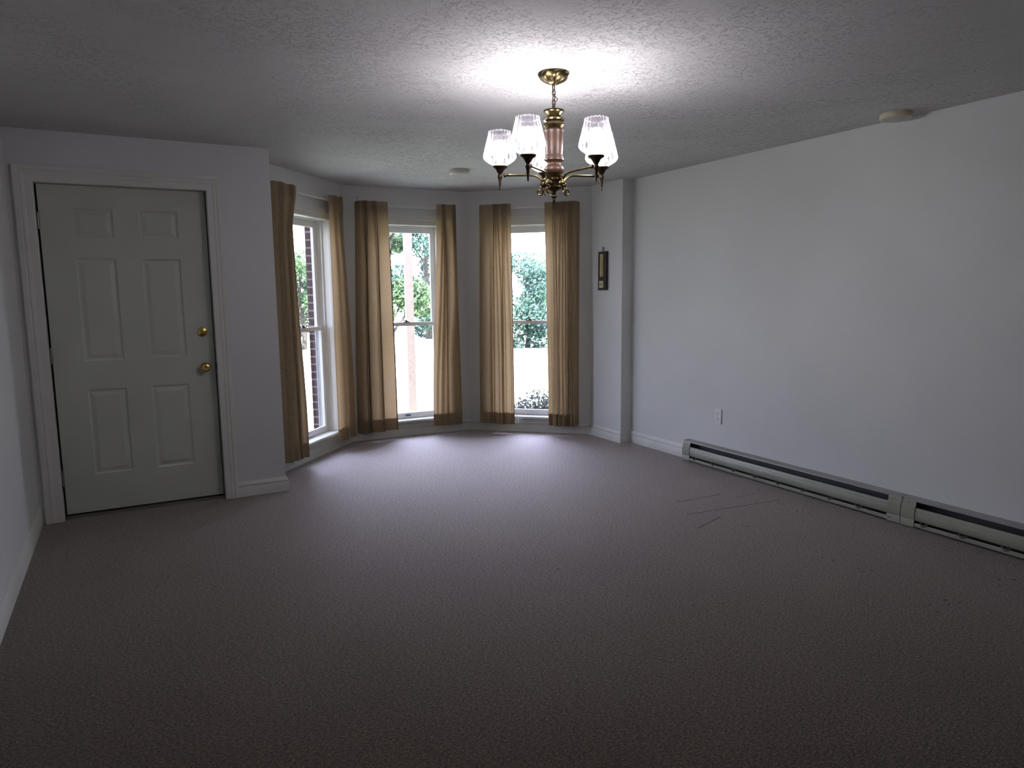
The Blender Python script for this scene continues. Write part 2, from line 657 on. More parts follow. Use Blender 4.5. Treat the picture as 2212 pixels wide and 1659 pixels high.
# wall with the door, its free end and return to the bay
DX0, DX1, DZ = -0.437, 0.512, 2.058
w = MB()
w.box(XL - .16, DX0, YD, YD + .16, 0, H)
w.prism([(DX1, YD), (CX, YD), (CX + .016, YD + .16), (DX1, YD + .16)], 0, H)
w.box(DX0, DX1, YD, YD + .16, DZ, H)
struct(w.build('wall_door', 'wall_paint'), 'white wall holding the six panel door', 'wall')
w = MB().prism([(CX + .016, YD + .16), tuple(Ap), tuple(Ap + Vector((-.2, .05))), (CX - .18, YD + .16)], 0, H)
struct(w.build('wall_return', 'wall_paint'), 'short white return wall between door wall and bay', 'wall')

WINZ0, WINZ1, WHALF = 0.150, 2.010, 0.322
bays = []   # (origin, angle, length, window centre)
for i, sc_ in ((0, L1 - .598), (1, .598), (2, .616)):
    P, Q = bay[i], bay[i + 1]
    t = (Q - P).normalized()
    bays.append((P, atan2(t.y, t.x), (Q - P).length, sc_))


def wall_ring(i, inner, outer, name, mat, label, half, z0, z1, hz0=-0.0, hz1=None):
    P, ang, L, s = bays[i]
    t = Vector((cos(ang), sin(ang)))
    n = Vector((-t.y, t.x))
    di = (inner[i] - P).dot(n)
    do = (outer[i] - P).dot(n)
    a, b = s - half, s + half

    def loc(v):
        d = v - P
        return (d.dot(t), d.dot(n))
    m = MB()
    hz1 = hz1 or H
    m.prism([loc(inner[i]), (a, di), (a, do), loc(outer[i])], hz0, hz1)
    m.prism([(b, di), loc(inner[i + 1]), loc(outer[i + 1]), (b, do)], hz0, hz1)
    m.prism([(a, di), (b, di), (b, do), (a, do)], hz0, z0)
    m.prism([(a, di), (b, di), (b, do), (a, do)], z1, hz1)
    return struct(m.build(name, mat, loc=(P.x, P.y, 0), rotz=ang), label, 'wall')


sides = ['left', 'centre', 'right']
for i in range(3):
    wall_ring(i, bay, bayI, 'wall_bay_' + sides[i], 'wall_paint', 'white %s facet of the bay around its tall window' % sides[i],
              WHALF + .01, WINZ0 - .03, WINZ1 + .01)
    wall_ring(i, bayI, bayO, 'wall_brick_' + sides[i], 'brick', 'red brick outer face of the bay, %s facet' % sides[i],
              0.328, WINZ0 - .05, WINZ1 + .03, -0.5, 2.6)
struct(MB().prism([tuple(Dp), tuple(Ep), (4.16, 5.092), tuple(bayI[3])], 0, H).build('wall_thermometer', 'wall_paint'),
       'narrow white wall carrying the thermometer', 'wall')

# unseen house fronts and eave, added to keep sky light off the bay
struct(MB().box(-7, .70, 5.25, 5.45, -.5, 2.6).build('wall_light_block_left', 'brick'), 'added unseen brick wall blocking sky light left of the bay', 'wall')
struct(MB().box(4.17, 11, 5.05, 5.25, -.5, 2.6).build('wall_light_block_right', 'brick'), 'added unseen brick wall blocking sky light right of the bay', 'wall')
ev = offs([Vector((.3, 5.5))] + bay[0:4] + [Vector((4.6, 5.2))], .62)
struct(MB().prism([(-7, 4), (11, 4), (11, 5.7), tuple(ev[4] + Vector((.3, 0))), tuple(ev[3]), tuple(ev[2]), tuple(ev[1] + Vector((-.1, 0))), (-7, 5.95)], 2.62, 2.74)
       .build('eave_light_block', 'light_block_soffit'), 'added unseen eave blocking high sky light above the bay', 'roof')

# ------------------------------------------------------------------ baseboards
BP = [(0, 0), (.014, 0), (.014, .066), (.0115, .070), (.0115, .074), (.014, .078), (.012, .088), (.007, .097), (.004, .105), (0, .105)]
BPB = [(0, 0), (.014, 0), (.014, .074), (.018, .077), (.018, .083), (0, .085)]


def baseboard(path, name, prof, label):
    """path polyline with the room on its right-hand side"""
    pth = []
    pin = offs(path, -1.0)
    for p, q in zip(path, pin):
        d = q - p
        pth.append(((p.x, p.y, 0), (d.x, d.y, 0), (0, 0, 1)))
    m = MB().extrude_profile(prof, pth)
    struct(m.build(name, 'baseboard_paint', smooth=True), label, 'baseboard')


baseboard([Vector((.588, YD)), N1, Ap], 'baseboard_door', BP, 'white baseboard right of the door casing')
# (path order: room on the right of travel)
bpath = [Ap, Bp, Cp, Dp]
baseboard(bpath, 'baseboard_bay', BPB, 'plain white baseboard round the bay')
baseboard([Dp, Ep, Vector((XR, 5.092)), Vector((XR, 4.33))], 'baseboard_right', BP, 'white baseboard from the bay to the heater')
baseboard([Vector((XL, YB)), Vector((XL, YD))], 'baseboard_left', BP, 'white baseboard along the left wall')

# ------------------------------------------------------------------ door
door = thing('door_1', 'white six panel door with brass knob and deadbolt', 'door', ((DX0 + DX1) / 2, YD, 0))
door['kind'] = 'structure'
dc = (DX0 + DX1) / 2
LX0, LX1, LZ0, LZ1 = -.4196 - dc, .4993 - dc, .0216, 2.0496
FY = .067
m = MB()


def leaf_panel(m, x0, x1, z0, z1, y):
    rings = [(0, 0), (.010, .009), (.018, .009), (.040, .002)]
    prev = None
    for ins, dy in rings:
        r = [(x0 + ins, y + dy, z0 + ins), (x1 - ins, y + dy, z0 + ins), (x1 - ins, y + dy, z1 - ins), (x0 + ins, y + dy, z1 - ins)]
        if prev:
            for k in range(4):
                m.quad(prev[k], prev[(k + 1) % 4], r[(k + 1) % 4], r[k])
        prev = r
    m.quad(*prev)


cols = [(-.252 - dc, -.034 - dc), (.106 - dc, .331 - dc)]
rows = [(.258, .801), (.982, 1.615), (1.740, 1.915)]
xs = [LX0, cols[0][0], cols[0][1], cols[1][0], cols[1][1], LX1]
zs = [LZ0, rows[0][0], rows[0][1], rows[1][0], rows[1][1], rows[2][0], rows[2][1], LZ1]
for i in range(5):
    for j in range(7):
        if i in (1, 3) and j in (1, 3, 5):
            leaf_panel(m, xs[i], xs[i + 1], zs[j], zs[j + 1], FY)
        else:
            m.quad((xs[i], FY, zs[j]), (xs[i + 1], FY, zs[j]), (xs[i + 1], FY, zs[j + 1]), (xs[i], FY, zs[j + 1]))
m.quad((LX0, FY + .044, LZ0), (LX0, FY + .044, LZ1), (LX1, FY + .044, LZ1), (LX1, FY + .044, LZ0))
m.quad((LX0, FY, LZ0), (LX0, FY, LZ1), (LX0, FY + .044, LZ1), (LX0, FY + .044, LZ0))
m.quad((LX1, FY, LZ0), (LX1, FY, LZ1), (LX1, FY + .044, LZ1), (LX1, FY + .044, LZ0))
m.quad((LX0, FY, LZ1), (LX1, FY, LZ1), (LX1, FY + .044, LZ1), (LX0, FY + .044, LZ1))
m.quad((LX0, FY, LZ0), (LX1, FY, LZ0), (LX1, FY + .044, LZ0), (LX0, FY + .044, LZ0))
leaf = m.build('door_leaf', 'door_paint', door)

J0, J1, JZ = DX0 - dc, DX1 - dc, DZ
m = MB()
m.box(J0, J0 + .006, 0, .16, 0, JZ).box(J1 - .006, J1, 0, .16, 0, JZ).box(J0, J1, 0, .16, JZ - .006, JZ)
m.build('jamb', 'trim_paint', door)
m = MB()
m.box(J0 + .006, J0 + .022, FY + .046, .16, .02, JZ - .006).box(J1 - .022, J1 - .006, FY + .046, .16, .02, JZ - .006).box(J0, J1, FY + .046, .16, JZ - .024, JZ - .006)
m.box(J0, J1, .13, .16, 0, JZ)
m.build('weatherstrip', 'dark_gap', door)
MB().bbox(J0 + .007, J1 - .007, .03, .128, 0.0, .014, .003).build('threshold', 'hinge_metal', door)


def casing_sweep(m, x0, x1, zt, wl_, wr_, wt_, zb=0.0):
    """mitred colonial casing: profile runs from inner edge (0) to outer edge (1)"""
    prof = [(0, 0), (0, .009), (.04, .011), (.42, .011), (.47, .014), (.60, .016), (.66, .013), (.70, .013), (.74, .018), (.96, .019), (1, .017), (1, 0)]
    secs = []
    for (px, pz, ox, oz) in [(x0, zb, -wl_, 0), (x0, zt, -wl_, wt_), (x1, zt, wr_, wt_), (x1, zb, wr_, 0)]:
        secs.append([(px + ox * a, -b, pz + oz * a) for a, b in prof])
    n = len(m.v)
    k = len(prof)
    for s in secs:
        m.v += s
    for i in range(3):
        for q in range(k):
            q2 = (q + 1) % k
            m.f.append((n + i * k + q, n + i * k + q2, n + (i + 1) * k + q2, n + (i + 1) * k + q))
    m.f.append(tuple(n + q for q in range(k)))
    m.f.append(tuple(n + 3 * k + q for q in range(k)))


m = MB()
casing_sweep(m, -.430 - dc, .505 - dc, 2.050, .096, .083, .093)
m.build('casing', 'trim_paint', door)

kx, kz = .437 - dc, .904
k_ = MB().lathe([(.0, 0), (.033, 0), (.033, .004), (.029, .008), (.016, .010), (.012, .016), (.012, .030), (.020, .036), (.0275, .046), (.0285, .056), (.024, .064), (.015, .0675), (.010, .066), (0, .066)],
                (kx, FY, kz), 32, axis='Y').build('door_knob', 'brass', door, smooth=True)
db = MB().lathe([(0, 0), (.031, 0), (.032, .004), (.029, .010), (.020, .014), (0, .015)], (.433 - dc, FY, 1.139), 32, axis='Y').build('deadbolt', 'brass', door, smooth=True)
m = MB().bbox(-.018, .018, -.022, 0, -.006, .006, .0025)
tt = m.build('thumb_turn', 'brass', db, smooth=True)
tt.location = (.433 - dc, FY - .012, 1.139)
tt.rotation_euler = (0, radians(28), 0)
for hz in (1.834, 1.022, .255):
    m = MB().lathe([(0, -.05), (.006, -.049), (.007, -.045), (.007, .045), (.006, .049), (0, .05)], (LX0 - .005, FY - .006, hz), 12)
    m.box(LX0 - .004, LX0 + .002, FY - .004, FY + .001, hz - .045, hz + .045)
    m.build('hinge', 'hinge_metal', door, smooth=True)
MB().bbox(J1 - .009, J1 - .004, .028, .085, .885, .935, .0015).build('strike_plate', 'hinge_metal', door)


# ------------------------------------------------------------------ windows
def window(i):
    P, ang, L, s = bays[i]
    wlab = ['tall white double hung window in the left facet of the bay', 'tall white double hung window in the centre facet of the bay',
            'tall white double hung window in the right facet of the bay'][i]
    root = thing('window_%d' % (i + 1), wlab, 'window', (P.x + cos(ang) * s, P.y + sin(ang) * s, 0), ang)
    root['kind'] = 'structure'
    a, b, z0, z1 = -WHALF, WHALF, WINZ0, WINZ1
    m = MB()   # lining of the opening, with the stops that guide the sashes
    m.box(a - .01, a, 0, .168, z0, z1).box(b, b + .01, 0, .168, z0, z1).box(a - .01, b + .01, 0, .168, z1, z1 + .01)
    for sx in (-1, 1):
        x = sx * WHALF
        for y0, y1, d in ((.066, .080, .010), (.114, .119, .008), (.153, .168, .012)):
            m.box(min(x, x - sx * d), max(x, x - sx * d), y0, y1, z0, z1)
    m.box(a, b, .066, .080, z1 - .010, z1)
    m.build('jamb', 'trim_paint', root)
    m = MB()
    casing_sweep(m, a - .002, b + .002, z1 + .002, .083, .083, .088, .158)
    m.build('casing', 'trim_paint', root)
    m = MB()
    m.bbox(a - .10, b + .10, -.042, .002, .130, .156, .006)
    m.box(a, b, 0, .168, .120, .154)
    m.build('sill', 'trim_paint', root, smooth=True)
    m = MB().extrude_profile([(0, 0), (.010, 0), (.012, .010), (.016, .030), (.016, .044), (0, .044)],
                             [((a - .085, 0, .0855), (0, -1, 0), (0, 0, 1)), ((b + .085, 0, .0855), (0, -1, 0), (0, 0, 1))])
    m.build('apron', 'trim_paint', root)

    def sash(name, y0, y1, zb, zt, rb, rt_, st=.048):
        m = MB()
        e = .004
        m.bbox(a + e, a + e + st, y0, y1, zb, zt, .003)
        m.bbox(b - e - st, b - e, y0, y1, zb, zt, .003)
        m.bbox(a + e + st - .002, b - e - st + .002, y0, y1, zb, zb + rb, .003)
        m.bbox(a + e + st - .002, b - e - st + .002, y0, y1, zt - rt_, zt, .003)
        sh = m.build(name, 'sash_vinyl', root, smooth=True)
        yc = (y0 + y1) / 2
        MB().box(a + e + st - .004, b - e - st + .004, yc - .002, yc + .002, zb + rb - .004, zt - rt_ + .004).build('pane', 'window_glass', sh)
        return sh
    sash('upper_sash', .119, .149, 1.060, z1 - .002, .032, .060)
    low = sash('lower_sash', .082, .112, z0 + .006, 1.096, .052, .034)
    # lock on the meeting rail
    m = MB().bbox(-.030, .030, .084, .110, 1.096, 1.103, .002)
    m.lathe([(.011, 1.103), (.012, 1.110), (.009, 1.115), (0, 1.116)], (0, .097, 0), 16)
    m.tube([(0, .097, 1.112), (-.018, .093, 1.118), (-.030, .088, 1.119), (-.036, .086, 1.114)], [.005, .0045, .004, .0045], 8)
    m.build('sash_lock', 'lock_bronze', low, smooth=True)
    m = MB().extrude_profile([(0, 0), (.010, -.004), (.013, .004), (.010, .004), (.008, .000), (0, .004)],
                             [((-.045, .082, .185), (0, -1, 0), (0, 0, 1)), ((.010, .082, .185), (0, -1, 0), (0, 0, 1))])
    m.build('sash_lift', 'lock_bronze' if i == 1 else 'sash_vinyl', low)
    m = MB()   # storm screen frame outside the lower half
    m.box(a + .012, a + .026, .152, .164, .156, 1.08).box(b - .026, b - .012, .152, .164, .156, 1.08)
    m.box(a + .012, b - .012, .152, .164, .156, .168).box(a + .012, b - .012, .152, .164, 1.068, 1.08)
    m.build('storm_frame', 'aluminium', root)
    return root


for i in range(3):
    window(i)


# ------------------------------------------------------------------ curtain rods and curtains
def smooth(x):
    x = max(0.0, min(1.0, x))
    return x * x * (3 - 2 * x)


def rod(i, s0, s1, label):
    P, ang, L, s = bays[i]
    root = thing('curtain_rod', label, 'curtain rod', (P.x + cos(ang) * s, P.y + sin(ang) * s, 2.168), ang, 'curtain rods in the bay')
    m = MB()
    x0, x1 = s0 - s, s1 - s
    y = -.060
    path = [(x0, -.002, 0), (x0, y + .012, 0), (x0 + .004, y + .004, 0), (x0 + .012, y, 0)]
    path += [(x1 - .012, y, 0), (x1 - .004, y + .004, 0), (x1, y + .012, 0), (x1, -.002, 0)]
    pts = [Vector(p) for p in path]
    n = len(m.v)
    for q, p in enumerate(pts):
        t = (pts[min(q + 1, len(pts) - 1)] - pts[max(q - 1, 0)]).normalized()
        nn = Vector((t.y, -t.x, 0))
        for a_, b_ in ((-.003, -.009), (.002, -.009), (.003, -.006), (.003, .006), (.002, .009), (-.003, .009)):
            m.v.append(tuple(p + nn * a_ + Vector((0, 0, b_))))
    for q in range(len(pts) - 1):
        for e in range(6):
            e2 = (e + 1) % 6
            m.f.append((n + q * 6 + e, n + q * 6 + e2, n + q * 6 + 6 + e2, n + q * 6 + 6 + e))
    m.build('rod', 'rod_enamel', root)
    for x in (x0, x1):
        MB().bbox(x - .008, x + .008, -.006, -.0005, -.028, .028, .002).build('bracket', 'rod_enamel', root)
    return root


rod(0, .03, 1.035, 'white curtain rod over the left bay window')
rod(1, .135, 1.045, 'white curtain rod over the centre bay window')
rod(2, .185, 1.095, 'white curtain rod over the right bay window')


def curtain(i, st, sb, label, seed, pleats, folds, outer, zt=2.205, zb=.088, amp=.036, hooks=(), flap=None, tilt=0.0, pinch=(0, 0)):
    """st, sb: (left, right) along the wall at heading and at hem; outer: 'L' or 'R' end that returns to the wall"""
    P, ang, L, s = bays[i]
    rnd = random.Random(seed)
    sc0 = (st[0] + st[1]) / 2
    root = thing('curtain', label, 'curtain', (P.x + cos(ang) * sc0, P.y + sin(ang) * sc0, zb), ang, 'beige pinch pleated curtains in the bay')
    NU, NV = 150, 60
    ph = [rnd.uniform(0, 2 * pi) for _ in range(6)]

    def pt(u, v, extra=0.0):
        z = zt + (zb - zt) * v
        l = st[0] + (sb[0] - st[0]) * (smooth(v * 1.1) * .6 + v * .4)
        r = st[1] + (sb[1] - st[1]) * (smooth(v * 1.1) * .6 + v * .4)
        g0 = smooth(v / .16) * (1 - smooth((v - .16) / .75))
        l += pinch[0] * g0
        r += pinch[1] * g0
        wdt = r - l
        k = smooth((v - .02) / .28)
        k2 = smooth((v - .1) / .8)
        uw = u + .035 * sin(5.1 * u + ph[0]) * (1 - .3 * v) + .018 * sin(2.2 * v + ph[1]) * sin(pi * u)
        a = 2 * pi * folds * uw + ph[2]
        f = .66 * (abs(sin(a / 2)) * 2 - 1.1) + .30 * sin(.53 * a + ph[3]) + .20 * sin(2.1 * a + ph[4] + 1.2 * v)
        f *= (.25 + .75 * k)
        A = amp * (.55 + .55 * k2)
        y = f * A
        x = l + wdt * u + k * .42 * wdt / folds * (.34 * cos(a)) * (1 if .02 < u < .98 else .3)
        # pinch pleats: slim ridges gathered below the heading, opening out towards the hem
        pin = 0.0
        top = 1 - smooth((v - .035) / .17)
        neck = math.exp(-((v - .045) / .03) ** 2)
        sp_ = .058 - .020 * neck + .030 * k2
        wr = .017 + .010 * k2
        for ic, uc in enumerate(pleats):
            uc2 = uc + .02 * sin(2.6 * v + ph[(ic + 2) % 6])
            for q in (-1, 0, 1):
                pin += math.exp(-((u - uc2 - q * sp_) / wr) ** 2)
        y = y * .55 - pin * (.024 + .006 * k2 + .006 * neck) + .012
        if flap:
            uc, wv = flap
            g = math.exp(-((u - uc - .10 * v) / wv) ** 2) * smooth((v - .03) / .1) * (1 - smooth((v - .32) / .4))
            y -= .050 * g
            x += .035 * g * sin(12 * (u - uc))
        y = max(-.085 if flap else -.052, min(.034, y))
        yy = -.112 + y
        e = u if outer == 'L' else 1 - u
        ret = 1 - smooth(e / .10)
        yy = yy * (1 - ret) + (-.018) * ret
        x += tilt * v
        return (x - sc0, yy + extra, z - zb)
    m = MB()
    for j in range(NV + 1):
        for q in range(NU + 1):
            m.v.append(pt(q / NU, j / NV))
    for j in range(NV):
        for q in range(NU):
            a = j * (NU + 1) + q
            m.f.append((a, a + 1, a + NU + 2, a + NU + 1))
    me = m.build('drape', 'curtain_fabric', root, smooth=True, angle=180)
    # doubled hem and doubled heading band behind the face cloth
    for nm, va, vb in (('hem', 1 - .115 / (zt - zb), .9985), ('heading', 0.0015, .095 / (zt - zb))):
        m = MB()
        for j in range(7):
            v = va + (vb - va) * j / 6
            for q in range(NU + 1):
                m.v.append(pt(.003 + .994 * q / NU, v, .0022))
        for j in range(6):
            for q in range(NU):
                a = j * (NU + 1) + q
                m.f.append((a, a + 1, a + NU + 2, a + NU + 1))
        m.build(nm, 'curtain_fabric', root, smooth=True, angle=180)
    for hx, hh in hooks:
        x = hx - sc0
        MB().tube([(x, -.088, zt - zb - .03), (x, -.088, zt - zb + hh), (x + .003, -.086, zt - zb + hh + .004), (x + .006, -.084, zt - zb + hh - .004)], .0018, 6) \
            .build('pleat_hook', 'screw_metal', root, smooth=True)
    return root


curtain(0, (.0, .323), (.0, .300), 'beige curtain half hidden behind the end of the door wall', 11, (.30, .74), 2.4, 'L', amp=.030, pinch=(0, -.07))
curtain(0, (.812, 1.068), (.797, 1.165), 'beige curtain on the right side of the left bay window', 23, (.40, .74), 3.0, 'R', hooks=((1.045, .012), (1.06, .012)), pinch=(0, -.02))
curtain(1, (.105, .388), (.060, .408), 'beige curtain on the left side of the centre bay window', 37, (.26, .58), 2.4, 'L', hooks=((.112, .035),), amp=.034)
curtain(1, (.862, 1.078), (.780, 1.118), 'beige curtain with a twisted top fold, right of the centre bay window', 41, (.30, .80), 2.4, 'R', flap=(.50, .13), amp=.040)
curtain(2, (.150, .486), (.125, .500), 'beige curtain on the left side of the right bay window', 59, (.56, .80), 3.2, 'L')
curtain(2, (.812, 1.130), (.842, 1.128), 'beige curtain right of the right bay window, nearest the thermometer', 67, (.30, .54, .78), 3.6, 'R')
# pull cord bunched at the hem of the left-hand curtain of window 3
P, ang, L, s = bays[2]
cd = thing('tieback_cord', 'white lace cord dangling at the hem beside the right bay window', 'cord', (P.x + cos(ang) * .520 + sin(ang) * .10, P.y + sin(ang) * .520 - cos(ang) * .10, .09), ang)
m = MB()
pts = []
for k in range(40):
    t = k / 39
    pts.append((.006 * sin(9 * t) + .012 * sin(2.5 * t), .006 * cos(11 * t), .16 - .14 * t))
m.tube(pts, .0030, 6)
for lp in range(3):
    pts = []
    for k in range(17):
        a = 2 * pi * k / 16
        pts.append((.012 + .016 * cos(a) - .008 * lp, .004 * sin(2 * a) + .004 * lp, .035 + .030 * sin(a)))
    m.tube(pts, .0028, 6)
m.build('cord_loops', 'rod_enamel', cd, smooth=True)

# ------------------------------------------------------------------ wall thermometer
ang = -pi / 2
th = thing('wall_thermometer', 'dark wood wall thermometer with brass scale on the narrow wall', 'thermometer', (Dp.x, Dp.y - .22, 1.385), ang)
# local: x along the wall towards the camera, y into the wall
MB().bbox(-.064, .060, -.026, -.0005, 0, .350, .003).build('board', 'thermometer_wood', th, smooth=True)
sc = MB().box(-.030, .016, -.028, -.026, .125, .325).build('scale_plate', 'gilt_plate', th)
tk = MB()
for k in range(26):
    z = .14 + k * .0065
    tk.box(-.026, -.026 + (.012 if k % 5 == 0 else .007), -.0285, -.028, z, z + .0012)
    tk.box(.012 - (.012 if k % 5 == 0 else .007), .012, -.0285, -.028, z, z + .0012)
tk.build('scale_mark', 'black_ink', sc)
MB().tube([(-.007, -.0305, .125), (-.007, -.0305, .30)], .003, 10).lathe([(0, -.006), (.005, -.003), (.006, 0), (.004, .005), (0, .006)], (-.007, -.0315, .120), 12) \
    .build('glass_tube', 'mercury_tube', th, smooth=True)
pl = MB().box(-.040, .020, -.028, -.026, .022, .084).build('emblem_plate', 'cream_plate', th)
em = MB()
em.tube([(-.011 + .014 * cos(2 * pi * k / 20), -.0285, .052 + .014 * sin(2 * pi * k / 20)) for k in range(20)], .0012, 6, closed=True)
em.box(-.024, .002, -.0288, -.028, .051, .053).box(-.012, -.010, -.0288, -.028, .040, .066)
em.build('emblem', 'black_ink', pl)
m = MB()
m.tube([(-.003 + .013 * cos(2 * pi * k / 20) * (1 if sin(2 * pi * k / 20) > 0 else .75), -.010, .374 + .014 * sin(2 * pi * k / 20)) for k in range(20)], .0032, 8, closed=True)
m.tube([(-.003, -.010, .348), (-.003, -.010, .362)], .004, 8)
m.build('hanging_ring', 'lock_bronze', th, smooth=True)

# ------------------------------------------------------------------ outlet
ol = thing('wall_outlet', 'white duplex wall outlet above the heater', 'outlet', (XR, 3.999, .404), -pi / 2)
MB().bbox(-.037, .037, -.008, -.0003, -.060, .060, .003).build('cover_plate', 'outlet_plastic', ol, smooth=True)
for dz in (.020, -.020):
    m = MB().bbox(-.017, .017, -.0098, -.0078, dz - .014, dz + .014, .0009)
    f = m.build('receptacle', 'outlet_plastic', ol, smooth=True)
    m = MB().box(-.009, -.006, -.0103, -.0098, dz - .001, dz + .008).box(.005, .008, -.0103, -.0098, dz - .001, dz + .007)
    m.lathe([(0, 0), (.003, 0), (.003, .0004), (0, .0004)], (0, -.0099, dz - .007), 12, axis='Y')
    m.build('slot', 'slot_black', f)
MB().lathe([(0, 0), (.003, 0), (.002, .001), (0, .001)], (0, -.008, 0), 12, axis='Y').build('screw', 'screw_metal', ol)

# ------------------------------------------------------------------ smoke detectors
for nm, x, y, r, mt, lab in (('smoke_detector', 2.41, 5.30, .078, 'detector_white', 'round white detector on the ceiling in front of the bay'),
                             ('smoke_detector', 3.845, 2.575, .084, 'detector_plastic', 'yellowed round detector on the ceiling beside the long wall')):
    d = thing(nm, lab, 'smoke detector', (x, y, H))
    MB().lathe([(r * .93, 0), (r * .93, -.005), (r, -.006), (r, -.026), (r * .97, -.030)], (0, 0, 0), 48).build('base', mt, d, smooth=True)
    m = MB().lathe([(0, -.0385), (r * .30, -.038), (r * .62, -.0365), (r * .64, -.0345), (r * .70, -.036), (r * .90, -.033), (r * .96, -.030)], (0, 0, 0), 48)
    m.build('cover', 'detector_white', d, smooth=True)
    MB().lathe([(0, -.0405), (.010, -.040), (.011, -.0378), (.011, -.037)], (0, 0, 0), 20).build('test_button', mt, d, smooth=True)


# ------------------------------------------------------------------ baseboard heaters
def heater(y_far, y_near, label, junction_near, support_n):
    """local x runs towards the camera along the wall, y into the wall"""
    Lh = y_far - y_near
    root = thing('baseboard_heater', label, 'heater', (XR, y_far, 0), -pi / 2, 'baseboard heaters along the long wall')
    D = .072

    def sweep(prof, x0, x1, name, mat, par=root, sm=True):
        return MB().extrude_profile(prof, [((x0, 0, 0), (0, -1, 0), (0, 0, 1)), ((x1, 0, 0), (0, -1, 0), (0, 0, 1))]).build(name, mat, par, smooth=sm, angle=30)
    e = .004
    sweep([(.0005, .004), (.004, .004), (.004, .168), (.0005, .168)], 0, Lh, 'back_panel', 'heater_inside')
    sweep([(.0005, .168), (.004, .1705), (.050, .1665), (.058, .163), (.060, .155), (.0585, .155), (.056, .1615), (.050, .1645), (.004, .1675), (.0005, .166)], 0, Lh, 'top_cover', 'heater_enamel_lit_grey')
    sweep([(.058, .119), (.0605, .121), (.066, .118), (.070, .101), (.0690, .0985), (.0715, .094), (D, .057), (.066, .046), (.064, .0465), (.0695, .058), (.069, .095), (.067, .101), (.0635, .116), (.0605, .1185)],
          .012, Lh - .012, 'front_panel', 'heater_enamel')
    sweep([(.004, .006), (.062, .006), (.070, .010), (.0705, .026), (.066, .031), (.064, .030), (.068, .025), (.067, .012), (.061, .009), (.004, .009)], .0, Lh, 'bottom_lip', 'heater_enamel')
    # finned element
    m = MB()
    m.tube([(.03, -.034, .080), (Lh - .03, -.034, .080)], .010, 10)
    n = int((Lh - .2) / .012)
    for k in range(n):
        x = .10 + k * .012
        m.box(x, x + .0012, -.056, -.012, .048, .112)
    m.build('heating_element', 'fin_metal', root)
    # support clips, coloured dark and set forward to imitate shaded notches in the lip
    for k in range(support_n):
        x = .135 + k * (Lh - .2) / max(1, support_n - 1)
        m = MB().tube([(x - .022, -.062, .040), (x - .012, -.0705, .030), (x, -.0725, .026), (x + .012, -.0705, .030), (x + .022, -.062, .040)], .0045, 6)
        m.box(x - .006, x + .006, -.058, -.010, .030, .036)
        m.build('support_clip', 'notch_shade_grey', root, smooth=True)
    # end covers
    prof = [(.0585, .160), (.0625, .150), (.0630, .132), (.070, .128), (.0745, .104), (.0735, .100), (.0755, .097), (.0765, .060), (.071, .046), (.0735, .040), (.0750, .010), (.0735, .004),
            (.0715, .004), (.073, .010), (.0715, .040), (.069, .046), (.0745, .061), (.0735, .096), (.072, .103), (.0685, .126), (.061, .131), (.0605, .149), (.0565, .159)]
    for x0, x1 in ((0, .082), (Lh - .085, Lh)):
        c = sweep(prof, x0 + .001, x1, 'end_cover', 'heater_enamel')
        xc = (x0 + x1) / 2
        MB().lathe([(0, 0), (.0035, 0), (.003, .0015), (0, .002)], (xc, -.0628, .146), 12, axis='Y').build('screw', 'screw_metal', c, smooth=True)
    # closing plates at the two ends
    for x0, x1 in ((.0, .0015), (Lh - .0015, Lh)):
        MB().box(x0, x1, -.060, -.0005, .006, .164).build('end_plate', 'heater_inside', root)
    return root


heater(4.318, 2.452, 'far greenish beige baseboard heater under the outlet, ending nearest the bay', True, 9)
heater(2.449, .30, 'near beige baseboard heater running out of the right edge', False, 10)

# ------------------------------------------------------------------ chandelier
CH = thing('chandelier', 'brass and wood chandelier with five lit fluted glass shades', 'chandelier', (1.743, 2.800, H))
AX = 0.0


def zz(z):
    return z - H


spir = lambda th, i: ((.0030 * sin(7 * th + i * .55)) if 1 < i < 9 else 0, 0)
MB().lathe([(0, zz(2.345)), (.069, zz(2.345)), (.069, zz(2.340)), (.068, zz(2.336)), (.064, zz(2.328)), (.057, zz(2.319)), (.047, zz(2.311)), (.034, zz(2.304)), (.020, zz(2.299)), (.010, zz(2.297)), (.008, zz(2.293)), (0, zz(2.292))],
           (0, 0, 0), 84, flute=spir).build('canopy', 'antique_brass', CH, smooth=True, angle=60)
m = MB()
for k, z in enumerate((2.284, 2.262, 2.240, 2.218, 2.200)):
    pts = []
    for q in range(20):
        a = 2 * pi * q / 20
        x, h_ = .0075 * cos(a), .0155 * sin(a)
        pts.append((x, 0, zz(z) + h_) if k % 2 else (0, x, zz(z) + h_))
    m.tube(pts, .0022, 8, closed=True)
m.build('chain', 'dark_brass', CH, smooth=True)
pts = []
for k in range(50):
    t = k / 49
    r = .006 + .012 * math.exp(-((t - .62) / .16) ** 2)
    pts.append((-r * cos(7 * t), r * sin(7 * t), zz(2.295 - .11 * t)))
MB().tube(pts, .0019, 8).build('wire', 'cord', CH, smooth=True)

